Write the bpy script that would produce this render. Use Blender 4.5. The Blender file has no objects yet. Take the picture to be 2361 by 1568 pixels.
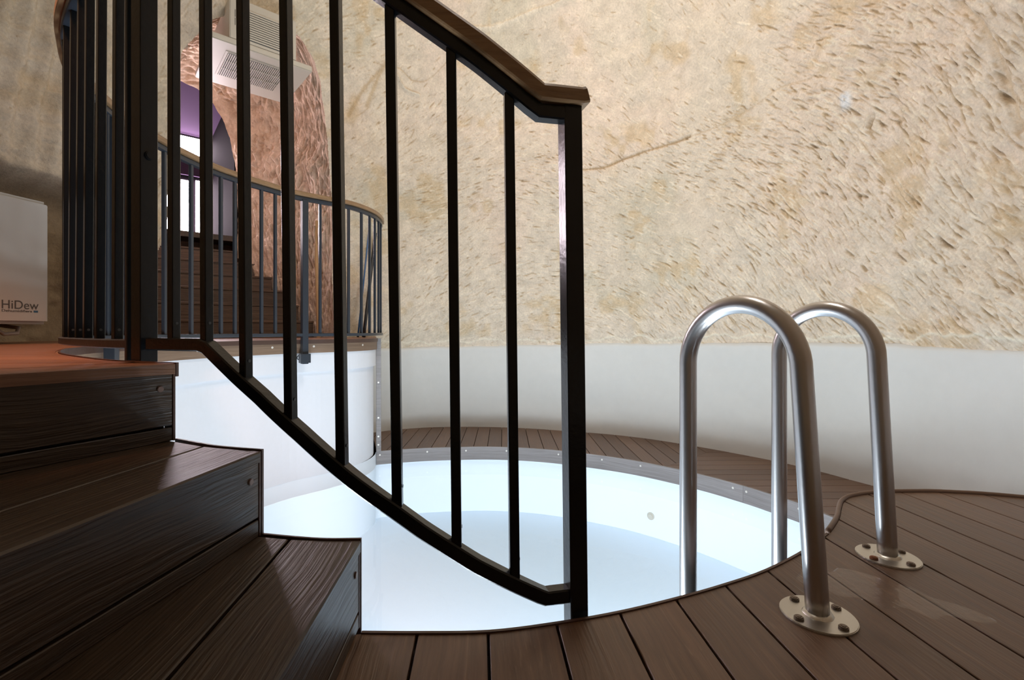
import bpy, bmesh, math, random
import numpy as np
from mathutils import Vector, Matrix, noise as mnoise
random.seed(7); RNG = np.random.default_rng(11)
scene = bpy.context.scene
COL = scene.collection
PI = math.pi

# ------------------------------------------------------------------ camera, world, lights, exposure
cam_d = bpy.data.cameras.new('camera'); cam = bpy.data.objects.new('camera', cam_d); COL.objects.link(cam)
cam.location = (0, 0, 0.6); cam.rotation_euler = (PI/2, 0, 0)
cam_d.sensor_width = 36; cam_d.lens = 36*1100/2361; cam_d.shift_y = -22/2361
cam_d.clip_start = 0.02; cam_d.clip_end = 60
scene.camera = cam
wd = bpy.data.worlds.new('world'); scene.world = wd; wd.use_nodes = True
wd.node_tree.nodes['Background'].inputs[0].default_value = (0.9, 0.95, 1, 1)
wd.node_tree.nodes['Background'].inputs[1].default_value = 0.0
vs = scene.view_settings
vs.view_transform = 'Standard'; vs.look = 'None'; vs.gamma = 1; vs.use_curve_mapping = False
vs.exposure = 0.15
scene.cycles.max_bounces = 7; scene.cycles.diffuse_bounces = 4; scene.cycles.glossy_bounces = 4
scene.cycles.transparent_max_bounces = 12
scene.cycles.sample_clamp_indirect = 6.0
scene.cycles.caustics_reflective = False

def area(name, loc, target, size, energy, color, size_y=None, spread=180):
    d = bpy.data.lights.new(name, 'AREA'); d.energy = energy; d.color = color
    d.size = size
    if size_y: d.shape = 'RECTANGLE'; d.size_y = size_y
    d.spread = math.radians(spread)
    o = bpy.data.objects.new(name, d); COL.objects.link(o); o.location = loc
    o.rotation_euler = (Vector(target)-Vector(loc)).to_track_quat('-Z', 'Y').to_euler()
    return o
def spot(name, loc, target, energy, color, angle, blend=.5, r=.05):
    d = bpy.data.lights.new(name, 'SPOT'); d.energy = energy; d.color = color
    d.spot_size = math.radians(angle); d.spot_blend = blend; d.shadow_soft_size = r
    o = bpy.data.objects.new(name, d); COL.objects.link(o); o.location = loc
    o.rotation_euler = (Vector(target)-Vector(loc)).to_track_quat('-Z', 'Y').to_euler()
    return o
POOLW = (0.93, 0.97, 1.0)
# under-water pool lamps set in the near pool wall, below the deck edge
area('pool_lamp', (-0.55, 1.2, -1.0), (-0.6, 4.6, 2.6), .34, 30, POOLW, spread=150)
area('pool_lamp', (0.45, 1.25, -1.0), (0.6, 4.6, 2.6), .34, 30, POOLW, spread=150)
spot('pool_lamp', (-.75, 1.35, -.78), (-.55, 2.75, -1.22), 75, (.84, .92, 1.0), 100, 1., .08)
spot('pool_lamp', (.45, 1.22, -.78), (.35, 2.75, -1.22), 75, (.84, .92, 1.0), 100, 1., .08)
spot('pool_lamp', (1.2, 1.75, -.78), (.9, 3.0, -1.22), 45, (.84, .92, 1.0), 100, 1., .08)
area('pool_lamp', (1.25, 1.8, -1.0), (0.4, 4.6, 2.2), .34, 22, POOLW, spread=150)
area('pool_lamp', (-1.45, 1.85, -1.0), (1.4, 3.8, 2.0), .34, 15, POOLW, spread=150)
# daylight coming in through the door at the head of the passage stairs
area('door_daylight', (-3.95, 5.1, 2.75), (-0.2, 1.4, 0.3), .4, 9, (1.0, .78, .82), .8)
# warm lamp over the landing, out of frame to the left
spot('landing_lamp', (-1.5, 1.0, 2.7), (-1.75, 1.65, .52), 210, (1.0, .40, .2), 66, .7, .06)
# unseen fill lights added high up: one washing the far wall, one the dome
area('vault_fill', (0.3, 1.9, 4.0), (0.9, 5.4, 1.0), .7, 48, (1.0, .93, .86), spread=150)
area('vault_fill', (0.2, 2.2, 3.6), (0.6, 3.6, 6.0), .8, 22, (1.0, .91, .82), spread=170)

# ------------------------------------------------------------------ helpers
def link(name, me, mat=None, parent=None, **props):
    o = bpy.data.objects.new(name, me); COL.objects.link(o)
    if mat is not None and me is not None and not me.materials: me.materials.append(mat)
    if parent is not None: o.parent = parent
    for k, v in props.items(): o[k] = v
    return o
def empty(name, loc=(0, 0, 0), **props):
    o = bpy.data.objects.new(name, None); COL.objects.link(o); o.location = loc
    o.empty_display_size = .1
    for k, v in props.items(): o[k] = v
    return o
def mesh(name, v, f, smooth=False):
    me = bpy.data.meshes.new(name); me.from_pydata([tuple(p) for p in v], [], [tuple(q) for q in f]); me.update()
    if smooth:
        me.polygons.foreach_set('use_smooth', np.ones(len(me.polygons), bool))
    return me
def grid_mesh(name, P, keep=None, smooth=True, flip=False):
    """P (n, m, 3) -> quad grid"""
    n, m = P.shape[:2]
    idx = np.arange(n*m).reshape(n, m)
    q = np.stack([idx[:-1, :-1], idx[1:, :-1], idx[1:, 1:], idx[:-1, 1:]], -1).reshape(-1, 4)
    if flip: q = q[:, ::-1]
    if keep is not None: q = q[keep.reshape(-1)]
    me = bpy.data.meshes.new(name)
    me.vertices.add(n*m); me.vertices.foreach_set('co', P.reshape(-1).astype(np.float32))
    nf = len(q)
    me.loops.add(nf*4); me.loops.foreach_set('vertex_index', q.reshape(-1).astype(np.int32))
    me.polygons.add(nf); me.polygons.foreach_set('loop_start', np.arange(0, nf*4, 4, dtype=np.int32))
    me.update(calc_edges=True); me.validate()
    if smooth: me.polygons.foreach_set('use_smooth', np.ones(len(me.polygons), bool))
    return me
def set_col(me, C):
    a = me.color_attributes.new('rockcol', 'FLOAT_COLOR', 'POINT')
    A = np.ones((len(me.vertices), 4), np.float32); A[:, :3] = C.reshape(-1, 3)
    a.data.foreach_set('color', A.reshape(-1))
def cat(P, n=8):
    P = np.asarray(P, float); Q = np.vstack([2*P[0]-P[1], P, 2*P[-1]-P[-2]]); out = []
    for i in range(1, len(Q)-2):
        a, b, c, d = Q[i-1:i+3]
        for t in np.arange(n)/n:
            out.append(.5*((2*b)+(-a+c)*t+(2*a-5*b+4*c-d)*t*t+(-a+3*b-3*c+d)*t**3))
    out.append(P[-1]); return np.array(out)
def offset(P, d):
    """plan polyline moved to its left by d"""
    P = np.asarray(P, float); T = np.gradient(P, axis=0); T /= np.linalg.norm(T, axis=1)[:, None]
    return P + d*np.stack([-T[:, 1], T[:, 0]], 1)
def bm_mesh(bm, name):
    bmesh.ops.recalc_face_normals(bm, faces=bm.faces)
    me = bpy.data.meshes.new(name); bm.to_mesh(me); bm.free(); return me
def prism_bm(poly, z0, z1, bev=.0):
    bm = bmesh.new(); n = len(poly)
    b = [bm.verts.new((p[0], p[1], z0)) for p in poly]; t = [bm.verts.new((p[0], p[1], z1)) for p in poly]
    top = bm.faces.new(t); bm.faces.new(b[::-1])
    for i in range(n):
        j = (i+1) % n; bm.faces.new((b[i], b[j], t[j], t[i]))
    if bev:
        try: bmesh.ops.bevel(bm, geom=list(top.edges), offset=bev, segments=1, profile=.5, affect='EDGES', clamp_overlap=True)
        except Exception: pass
    return bm
def frame_board(name, poly, z0, z1, ang, mat, parent, bev=.0015):
    """flat board: world plan polygon -> object whose local X is the grain direction"""
    P = np.asarray(poly, float); c = P.mean(0); ca, sa = math.cos(ang), math.sin(ang)
    L = [((p[0]-c[0])*ca+(p[1]-c[1])*sa, -(p[0]-c[0])*sa+(p[1]-c[1])*ca) for p in P]
    me = bm_mesh(prism_bm(L, z0-z1, 0, bev), name)
    o = link(name, me, mat, parent); o.location = (c[0], c[1], z1); o.rotation_euler = (0, 0, ang)
    return o
def upright_board(name, p0, p1, z0, z1, th, mat, parent, bev=.0015):
    """vertical board from p0 to p1 in plan; thickness to the left of p0->p1"""
    p0 = np.array(p0); p1 = np.array(p1); d = p1-p0; L = np.hypot(*d); a = math.atan2(d[1], d[0])
    bm = bmesh.new(); bmesh.ops.create_cube(bm, size=1)
    bmesh.ops.scale(bm, vec=(L, th, z1-z0), verts=bm.verts); bmesh.ops.translate(bm, vec=(L/2, th/2, (z1-z0)/2), verts=bm.verts)
    bmesh.ops.bevel(bm, geom=list(bm.edges), offset=bev, segments=1, affect='EDGES')
    o = link(name, bm_mesh(bm, name), mat, parent); o.location = (p0[0], p0[1], z0); o.rotation_euler = (0, 0, a)
    return o
def box_bm(sx, sy, sz, bev=0, seg=2, base=False):
    bm = bmesh.new(); bmesh.ops.create_cube(bm, size=1); bmesh.ops.scale(bm, vec=(sx, sy, sz), verts=bm.verts)
    if base: bmesh.ops.translate(bm, vec=(0, 0, sz/2), verts=bm.verts)
    if bev: bmesh.ops.bevel(bm, geom=list(bm.edges), offset=bev, segments=seg, affect='EDGES')
    return bm
def sweep(path, prof, up=None, closed_ends=True, smooth=False, name='sweep'):
    """sweep a 2-D profile (side, up) along a 3-D path, profile kept upright"""
    P = [Vector(p) for p in path]; n = len(P); k = len(prof); V = []
    for i, p in enumerate(P):
        t = (P[min(i+1, n-1)]-P[max(i-1, 0)]).normalized()
        s = t.cross(Vector((0, 0, 1))).normalized()
        u = s.cross(t).normalized()
        if up == 'vertical': u = Vector((0, 0, 1))
        for a, b in prof: V.append(p+s*a+u*b)
    F = []
    for i in range(n-1):
        for j in range(k):
            F.append((i*k+j, i*k+(j+1) % k, (i+1)*k+(j+1) % k, (i+1)*k+j))
    if closed_ends: F.append(tuple(range(k))[::-1]); F.append(tuple((n-1)*k+j for j in range(k)))
    me = mesh(name, V, F, smooth)
    bm = bmesh.new(); bm.from_mesh(me); bmesh.ops.recalc_face_normals(bm, faces=bm.faces); bm.to_mesh(me); bm.free()
    return me
def rprof(w, h, c=.003):
    a, b = w/2, h/2
    return [(-a+c, -b), (a-c, -b), (a, -b+c), (a, b-c), (a-c, b), (-a+c, b), (-a, b-c), (-a, -b+c)]
def tube(path, r, seg=16, name='tube'):
    """round tube with parallel transport"""
    P = [Vector(p) for p in path]; n = len(P); V = []; F = []
    t0 = (P[1]-P[0]).normalized(); u = t0.orthogonal().normalized()
    for i, p in enumerate(P):
        t = (P[min(i+1, n-1)]-P[max(i-1, 0)]).normalized()
        u = (u-t*u.dot(t)).normalized(); s = t.cross(u)
        for j in range(seg):
            a = 2*PI*j/seg; V.append(p+(u*math.cos(a)+s*math.sin(a))*r)
    for i in range(n-1):
        for j in range(seg): F.append((i*seg+j, i*seg+(j+1) % seg, (i+1)*seg+(j+1) % seg, (i+1)*seg+j))
    F.append(tuple(range(seg))[::-1]); F.append(tuple((n-1)*seg+j for j in range(seg)))
    me = mesh(name, V, F, True); return me
def disc_bm(r, h, seg=24, bev=.0):
    bm = bmesh.new(); bmesh.ops.create_cone(bm, cap_ends=True, segments=seg, radius1=r, radius2=r, depth=h)
    bmesh.ops.translate(bm, vec=(0, 0, h/2), verts=bm.verts)
    if bev: bmesh.ops.bevel(bm, geom=[e for e in bm.edges if abs(e.verts[0].co.z-h) < 1e-6 and abs(e.verts[1].co.z-h) < 1e-6], offset=bev, segments=2, affect='EDGES')
    return bm
def curved_board(path, z0, z1, th, name):
    """vertical curved board along plan path (front face on the path, thickness to the left)"""
    A = np.asarray(path); B = offset(A, th); n = len(A); V = []; F = []
    for a, b in zip(A, B): V += [(a[0], a[1], z0), (a[0], a[1], z1), (b[0], b[1], z1), (b[0], b[1], z0)]
    for i in range(n-1):
        for j in range(4): F.append((4*i+j, 4*i+(j+1) % 4, 4*i+4+(j+1) % 4, 4*i+4+j))
    F.append((0, 1, 2, 3)); F.append((4*n-1, 4*n-2, 4*n-3, 4*n-4))
    me = mesh(name, V, F); bm = bmesh.new(); bm.from_mesh(me); bmesh.ops.recalc_face_normals(bm, faces=bm.faces); bm.to_mesh(me); bm.free()
    return me
def clip_half(poly, n, d):
    """keep n.p <= d"""
    out = []; m = len(poly)
    for i in range(m):
        a, b = poly[i], poly[(i+1) % m]; fa = n[0]*a[0]+n[1]*a[1]-d; fb = n[0]*b[0]+n[1]*b[1]-d
        if fa <= 0: out.append(a)
        if (fa < 0 < fb) or (fb < 0 < fa):
            t = fa/(fa-fb); out.append((a[0]+(b[0]-a[0])*t, a[1]+(b[1]-a[1])*t))
    return out
def poly_area(P):
    return .5*sum(P[i][0]*P[(i+1) % len(P)][1]-P[(i+1) % len(P)][0]*P[i][1] for i in range(len(P)))
def dedupe(P, e=1e-4):
    out = []
    for p in P:
        if not out or math.hypot(p[0]-out[-1][0], p[1]-out[-1][1]) > e: out.append(p)
    if len(out) > 1 and math.hypot(out[0][0]-out[-1][0], out[0][1]-out[-1][1]) < e: out.pop()
    return out
def split_runs(P, n, lo, hi):
    """a clipped concave outline runs back along the cut lines: break it there into simple pieces"""
    on = lambda p, d: abs(n[0]*p[0]+n[1]*p[1]-d) < 1e-6
    return [P]
def planks(outline, ang, pitch, gap, z, th, mat, parent, phase=0., name='plank', hole=None):
    """cut an outline into planks running in direction ang"""
    outline = [tuple(p) for p in outline]
    n = (-math.sin(ang), math.cos(ang)); pr = [n[0]*p[0]+n[1]*p[1] for p in outline]
    k0 = math.floor((min(pr)-phase)/pitch); k1 = math.ceil((max(pr)-phase)/pitch)
    for k in range(k0, k1):
        lo = phase+k*pitch+gap/2; hi = phase+(k+1)*pitch-gap/2
        P = clip_half(outline, n, hi); P = clip_half(P, (-n[0], -n[1]), -lo) if len(P) > 2 else []
        P = dedupe(P)
        if len(P) < 3 or abs(poly_area(P)) < 2e-4: continue
        frame_board(name, P, z-th, z, ang, mat, parent)

# ------------------------------------------------------------------ materials
def nt(name):
    m = bpy.data.materials.new(name); m.use_nodes = True; t = m.node_tree; t.nodes.clear()
    out = t.nodes.new('ShaderNodeOutputMaterial'); return m, t, out
def N(t, kind, **kw):
    n = t.nodes.new(kind)
    for k, v in kw.items():
        if k.startswith('i_'):
            key = k[2:]; n.inputs[int(key) if key.isdigit() else key.replace('_', ' ')].default_value = v
        else: setattr(n, k, v)
    return n
def principled(t, out, **kw):
    b = N(t, 'ShaderNodeBsdfPrincipled')
    for k, v in kw.items(): b.inputs[k.replace('_', ' ')].default_value = v
    t.links.new(b.outputs[0], out.inputs[0]); return b
def simple(name, col, rough=.5, metal=0., spec=.5, bump=0., bscale=60., coat=0., var=0.):
    m, t, out = nt(name); b = principled(t, out, Base_Color=(*col, 1), Roughness=rough, Metallic=metal)
    b.inputs['Specular IOR Level'].default_value = spec; b.inputs['Coat Weight'].default_value = coat
    b.inputs['Coat Roughness'].default_value = .08
    tc = N(t, 'ShaderNodeTexCoord')
    nz = N(t, 'ShaderNodeTexNoise', i_Scale=bscale, i_Detail=4.); t.links.new(tc.outputs['Object'], nz.inputs['Vector'])
    if bump:
        bp = N(t, 'ShaderNodeBump', i_Strength=bump, i_Distance=.01); t.links.new(nz.outputs[0], bp.inputs['Height']); t.links.new(bp.outputs[0], b.inputs['Normal'])
    if var:
        mx = N(t, 'ShaderNodeMix', data_type='RGBA'); mx.inputs[6].default_value = (*[c*(1-var) for c in col], 1); mx.inputs[7].default_value = (*[min(1, c*(1+var)) for c in col], 1)
        t.links.new(nz.outputs[0], mx.inputs[0]); t.links.new(mx.outputs[2], b.inputs['Base Color'])
    return m
def wood(name, c0, c1, scale=(1.6, 46, 46), rough=.45, bump=.35, streak=(.5, .42, .36), st=.0, coat=0.):
    """composite / oiled board: grain stretched along local X, shifted per object"""
    m, t, out = nt(name); b = principled(t, out, Roughness=rough)
    b.inputs['Coat Weight'].default_value = coat; b.inputs['Coat Roughness'].default_value = .15
    tc = N(t, 'ShaderNodeTexCoord'); oi = N(t, 'ShaderNodeObjectInfo')
    ad = N(t, 'ShaderNodeVectorMath', operation='MULTIPLY_ADD'); ad.inputs[1].default_value = (7, 13, 5)
    cx = N(t, 'ShaderNodeCombineXYZ')
    for i in range(3): t.links.new(oi.outputs['Random'], cx.inputs[i])
    t.links.new(cx.outputs[0], ad.inputs[0]); t.links.new(tc.outputs['Object'], ad.inputs[2])
    # slow waviness of the grain
    wv = N(t, 'ShaderNodeTexNoise', i_Scale=4., i_Detail=2.); t.links.new(ad.outputs[0], wv.inputs['Vector'])
    wa = N(t, 'ShaderNodeVectorMath', operation='MULTIPLY_ADD'); wa.inputs[1].default_value = (0, .03, .03)
    t.links.new(wv.outputs['Color'], wa.inputs[0]); t.links.new(ad.outputs[0], wa.inputs[2])
    mp = N(t, 'ShaderNodeMapping'); mp.inputs['Scale'].default_value = scale; t.links.new(wa.outputs[0], mp.inputs['Vector'])
    g = N(t, 'ShaderNodeTexNoise', i_Scale=1.6, i_Detail=6., i_Roughness=.62); t.links.new(mp.outputs[0], g.inputs['Vector'])
    mp2 = N(t, 'ShaderNodeMapping'); mp2.inputs['Scale'].default_value = tuple(s*2.4 if s > 5 else s*.8 for s in scale); t.links.new(wa.outputs[0], mp2.inputs['Vector'])
    g2 = N(t, 'ShaderNodeTexNoise', i_Scale=1.5, i_Detail=3., i_Roughness=.5); t.links.new(mp2.outputs[0], g2.inputs['Vector'])
    cr = N(t, 'ShaderNodeValToRGB'); cr.color_ramp.elements[0].position = .3; cr.color_ramp.elements[1].position = .72
    cr.color_ramp.elements[0].color = (*c0, 1); cr.color_ramp.elements[1].color = (*c1, 1); t.links.new(g.outputs[0], cr.inputs[0])
    # fine pale streaks
    sr = N(t, 'ShaderNodeValToRGB'); sr.color_ramp.elements[0].position = .60; sr.color_ramp.elements[1].position = .70
    t.links.new(g2.outputs[0], sr.inputs[0])
    ml = N(t, 'ShaderNodeMath', operation='MULTIPLY'); ml.inputs[1].default_value = st; t.links.new(sr.outputs[0], ml.inputs[0])
    mx = N(t, 'ShaderNodeMix', data_type='RGBA'); mx.inputs[7].default_value = (*streak, 1)
    t.links.new(ml.outputs[0], mx.inputs[0]); t.links.new(cr.outputs[0], mx.inputs[6])
    # per-board tone
    tone = N(t, 'ShaderNodeMapRange'); tone.inputs[3].default_value = .82; tone.inputs[4].default_value = 1.16; t.links.new(oi.outputs['Random'], tone.inputs[0])
    mm = N(t, 'ShaderNodeVectorMath', operation='SCALE'); t.links.new(mx.outputs[2], mm.inputs[0]); t.links.new(tone.outputs[0], mm.inputs['Scale'])
    t.links.new(mm.outputs[0], b.inputs['Base Color'])
    sm = N(t, 'ShaderNodeMath', operation='ADD'); t.links.new(g.outputs[0], sm.inputs[0]); t.links.new(g2.outputs[0], sm.inputs[1])
    bp = N(t, 'ShaderNodeBump', i_Strength=bump, i_Distance=.004); t.links.new(sm.outputs[0], bp.inputs['Height']); t.links.new(bp.outputs[0], b.inputs['Normal'])
    rr = N(t, 'ShaderNodeMapRange'); rr.inputs[3].default_value = rough-.08; rr.inputs[4].default_value = rough+.12
    t.links.new(g.outputs[0], rr.inputs[0]); t.links.new(rr.outputs[0], b.inputs['Roughness'])
    return m
def rock_mat(name, bump=.5, tint=(1, 1, 1)):
    m, t, out = nt(name); b = principled(t, out, Roughness=.92); b.inputs['Specular IOR Level'].default_value = .2
    tc = N(t, 'ShaderNodeTexCoord'); at = N(t, 'ShaderNodeAttribute', attribute_name='rockcol')
    n1 = N(t, 'ShaderNodeTexNoise', i_Scale=9., i_Detail=9., i_Roughness=.68); t.links.new(tc.outputs['Object'], n1.inputs['Vector'])
    n2 = N(t, 'ShaderNodeTexNoise', i_Scale=55., i_Detail=6., i_Roughness=.65); t.links.new(tc.outputs['Object'], n2.inputs['Vector'])
    r1 = N(t, 'ShaderNodeMapRange'); r1.inputs[1].default_value = .25; r1.inputs[2].default_value = .75; r1.inputs[3].default_value = .80; r1.inputs[4].default_value = 1.16
    t.links.new(n1.outputs[0], r1.inputs[0])
    r2 = N(t, 'ShaderNodeMapRange'); r2.inputs[1].default_value = .28; r2.inputs[2].default_value = .72; r2.inputs[3].default_value = .86; r2.inputs[4].default_value = 1.12
    t.links.new(n2.outputs[0], r2.inputs[0])
    mu = N(t, 'ShaderNodeMath', operation='MULTIPLY'); t.links.new(r1.outputs[0], mu.inputs[0]); t.links.new(r2.outputs[0], mu.inputs[1])
    sc = N(t, 'ShaderNodeVectorMath', operation='SCALE'); t.links.new(at.outputs['Color'], sc.inputs[0]); t.links.new(mu.outputs[0], sc.inputs['Scale'])
    # ochre flecks
    n3 = N(t, 'ShaderNodeTexNoise', i_Scale=26., i_Detail=5., i_Roughness=.7, i_Distortion=.6); t.links.new(tc.outputs['Object'], n3.inputs['Vector'])
    fr = N(t, 'ShaderNodeValToRGB'); fr.color_ramp.elements[0].position = .60; fr.color_ramp.elements[1].position = .72
    fr.color_ramp.elements[1].color = (.55, .55, .55, 1); t.links.new(n3.outputs[0], fr.inputs[0])
    mx = N(t, 'ShaderNodeMix', data_type='RGBA'); mx.inputs[7].default_value = (.36*tint[0], .23*tint[1], .10*tint[2], 1)
    t.links.new(fr.outputs[0], mx.inputs[0]); t.links.new(sc.outputs[0], mx.inputs[6]); t.links.new(mx.outputs[2], b.inputs['Base Color'])
    ad = N(t, 'ShaderNodeMath', operation='ADD'); t.links.new(n2.outputs[0], ad.inputs[0]); t.links.new(n1.outputs[0], ad.inputs[1])
    bp = N(t, 'ShaderNodeBump', i_Strength=bump, i_Distance=.02); t.links.new(ad.outputs[0], bp.inputs['Height']); t.links.new(bp.outputs[0], b.inputs['Normal'])
    return m
def emis(name, col, s):
    m, t, out = nt(name); e = N(t, 'ShaderNodeEmission'); e.inputs[0].default_value = (*col, 1); e.inputs[1].default_value = s
    t.links.new(e.outputs[0], out.inputs[0]); return m
def water_mat(name, tint=(.93, .97, 1.0), rough=.0, bs=2.2, bstr=.02, ior=1.33):
    """still clear water: Fresnel mirror over a slightly tinted clear body"""
    m, t, out = nt(name)
    tr = N(t, 'ShaderNodeBsdfTransparent'); tr.inputs[0].default_value = (*tint, 1)
    gl = N(t, 'ShaderNodeBsdfGlossy'); gl.inputs['Roughness'].default_value = rough
    fr = N(t, 'ShaderNodeFresnel'); fr.inputs[0].default_value = ior
    tc = N(t, 'ShaderNodeTexCoord'); nz = N(t, 'ShaderNodeTexNoise', i_Scale=bs, i_Detail=2.); t.links.new(tc.outputs['Object'], nz.inputs['Vector'])
    bp = N(t, 'ShaderNodeBump', i_Strength=bstr, i_Distance=.05); t.links.new(nz.outputs[0], bp.inputs['Height'])
    t.links.new(bp.outputs[0], gl.inputs['Normal']); t.links.new(bp.outputs[0], fr.inputs['Normal'])
    ge = N(t, 'ShaderNodeNewGeometry'); iv = N(t, 'ShaderNodeMath', operation='SUBTRACT'); iv.inputs[0].default_value = 1.; t.links.new(ge.outputs['Backfacing'], iv.inputs[1])
    ff = N(t, 'ShaderNodeMath', operation='MULTIPLY'); t.links.new(fr.outputs[0], ff.inputs[0]); t.links.new(iv.outputs[0], ff.inputs[1])
    mx = N(t, 'ShaderNodeMixShader'); t.links.new(ff.outputs[0], mx.inputs[0]); t.links.new(tr.outputs[0], mx.inputs[1]); t.links.new(gl.outputs[0], mx.inputs[2])
    t.links.new(mx.outputs[0], out.inputs[0]); return m

M_ROCK = rock_mat('limestone'); M_PASS = rock_mat('limestone passage', .6)
M_PLASTER = simple('white lime plaster', (.625, .625, .60), .85, spec=.2, bump=.12, bscale=14, var=.03)
M_DRUM = simple('white painted render', (.66, .67, .70), .8, spec=.2, bump=.06, bscale=30, var=.02)
M_POOL = simple('white pool liner', (.72, .76, .80), .6, spec=.3)
M_POOLF = simple('pale blue pool floor', (.80, .90, 1.0), .6, spec=.3)
M_STEP2 = wood('brown passage steps', (.055, .028, .015), (.12, .068, .04), st=.2, streak=(.2, .13, .09), rough=.42)
M_BLACK_LIT = simple('pool lit black enamel', (.022, .028, .037), .30, spec=.45, bump=.06, bscale=90)  # same black paint, with the pool's bluish light put into the colour
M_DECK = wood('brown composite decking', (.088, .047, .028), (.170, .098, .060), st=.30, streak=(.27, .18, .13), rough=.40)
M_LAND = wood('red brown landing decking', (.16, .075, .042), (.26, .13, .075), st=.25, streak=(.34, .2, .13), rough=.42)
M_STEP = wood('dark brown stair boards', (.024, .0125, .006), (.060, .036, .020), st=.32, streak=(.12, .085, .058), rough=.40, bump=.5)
M_FASC2 = wood('brown landing fascia boards', (.17, .105, .065), (.27, .18, .12), scale=(1.5, 1.5, 60), rough=.5, st=.2, streak=(.36, .27, .19), bump=.2)
M_FASC = wood('grey brown fascia boards', (.20, .18, .175), (.32, .295, .29), scale=(1.5, 1.5, 60), rough=.5, st=.1, streak=(.38, .32, .28), bump=.2)
M_TRIM = simple('dark brown edging', (.075, .038, .026), .45, bump=.1, bscale=80)
M_GASKET = simple('brown rubber edging', (.16, .10, .07), .5, bump=.05)
M_SUB = simple('dark backing below the boards', (.012, .010, .009), .9)  # gap shade put into the colour of the slab under the boards
M_BLACK = simple('black enamel steel', (.005, .006, .0072), .25, spec=.35, bump=.06, bscale=90)
M_RAILW = wood('varnished hardwood handrail', (.20, .11, .05), (.33, .20, .10), scale=(6, 6, 60), rough=.35, st=.1, bump=.08, coat=.3)
M_STEEL = simple('brushed stainless steel', (.53, .52, .52), .30, metal=1., bump=.015, bscale=120)
M_FLANGE = simple('satin stainless flange', (.56, .54, .50), .38, metal=1., bump=.03, bscale=60)
M_BOLT = simple('tarnished bolt', (.20, .16, .13), .5, metal=.8, bump=.1)
M_RUST = simple('rusty bolt', (.25, .10, .05), .7, metal=.4, bump=.1)
M_SCREW = simple('pale screw head', (.72, .68, .62), .45, metal=.3)
M_PLUG = simple('brown screw plug', (.16, .10, .08), .5)
M_CASE = simple('off white painted casing', (.46, .45, .44), .45, bump=.02, bscale=200)
M_AC = simple('cream plastic casing', (.50, .455, .375), .45)
M_DARK = simple('dark slot', (.03, .028, .026), .6)
M_INK = simple('grey lettering ink', (.07, .065, .06), .5)
M_BLUE = simple('blue mark', (.04, .11, .2), .5)
M_PLUM = simple('plum black paint', (.005, .0035, .005), .9, spec=.02)
M_PURP = simple('purple painted ceiling', (.050, .031, .060), .9, spec=.05)
M_LIGHT = emis('bright daylight pane', (1.0, .85, .92), 40.0)
M_WATER = water_mat('clear pool water', (.86, .94, 1.0))
M_WET = water_mat('water film', (.97, .96, .95), .06, 40, .05, 1.28)
M_POLE = simple('black pole', (.012, .012, .014), .4)
M_POLEB = simple('blue pole', (.02, .09, .22), .3)
M_BATTEN = simple('bare timber batten', (.42, .24, .11), .7, var=.15, bscale=20)

# ------------------------------------------------------------------ the bell chamber: plan radius, profile, relief
CX, CY = -.03, 2.9
KT = np.array([-90, -60, -30, -10, 0, 11, 15.5, 26, 35, 49, 64, 76.5, 98, 108, 116, 122, 128, 140, 150, 160, 172, 180, 195, 215, 240, 270], float)
KR = np.array([3.65, 3.3, 2.95, 2.86, 2.85, 2.86, 2.80, 2.76, 2.71, 2.68, 2.71, 2.72, 2.9, 3.0, 3.02, 2.98, 2.95, 3.05, 3.1, 3.08, 3.04, 3.12, 3.42, 3.6, 3.65, 3.65])
def r0(t): return np.interp(t, KT, KR)
GZ = np.array([-2, 1.2, 2, 3, 3.6, 4.2, 4.8, 5.3]); GG = np.array([1, 1, .985, .935, .875, .77, .56, .2])
def gz(z): return np.interp(z, GZ, GG)
def smooth1d(f, n=9):
    k = np.hanning(n+2)[1:-1]; k /= k.sum(); return np.convolve(np.pad(f, n//2, 'edge'), k, 'valid')
def vnoise(n, m, cu, cv):
    """value noise on an n x m grid with cu x cv cells"""
    G = RNG.random((int(cu)+3, int(cv)+3))*2-1
    u = np.linspace(0, cu, n)[:, None]; v = np.linspace(0, cv, m)[None, :]
    i = np.floor(u).astype(int); j = np.floor(v).astype(int); fu = u-i; fv = v-j
    fu = fu*fu*(3-2*fu); fv = fv*fv*(3-2*fv)
    return (G[i, j]*(1-fu)+G[i+1, j]*fu)*(1-fv)+(G[i, j+1]*(1-fu)+G[i+1, j+1]*fu)*fv
def sstep(a, b, x):
    t = np.clip((x-a)/(b-a), 0, 1); return t*t*(3-2*t)
def splat(H, K, ci, cj, L, W, ang, depth, stain_shade=.0):
    """one pick mark: a groove of half length L, half width W (cells) at angle ang, with a raised lip"""
    R = int(max(L, W)*1.7)+1; n, m = H.shape
    i0, i1, j0, j1 = max(0, int(ci)-R), min(n, int(ci)+R+1), max(0, int(cj)-R), min(m, int(cj)+R+1)
    if i1 <= i0 or j1 <= j0: return
    I, J = np.mgrid[i0:i1, j0:j1]; I = I-ci; J = J-cj
    a = (I*math.cos(ang)+J*math.sin(ang))/L; b = (-I*math.sin(ang)+J*math.cos(ang))/W
    e = np.exp(-(a**4)*1.2)
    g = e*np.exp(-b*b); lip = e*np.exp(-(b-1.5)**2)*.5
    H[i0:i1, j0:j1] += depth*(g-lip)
    if stain_shade: K[i0:i1, j0:j1] += stain_shade*(g-.55*lip)
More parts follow.
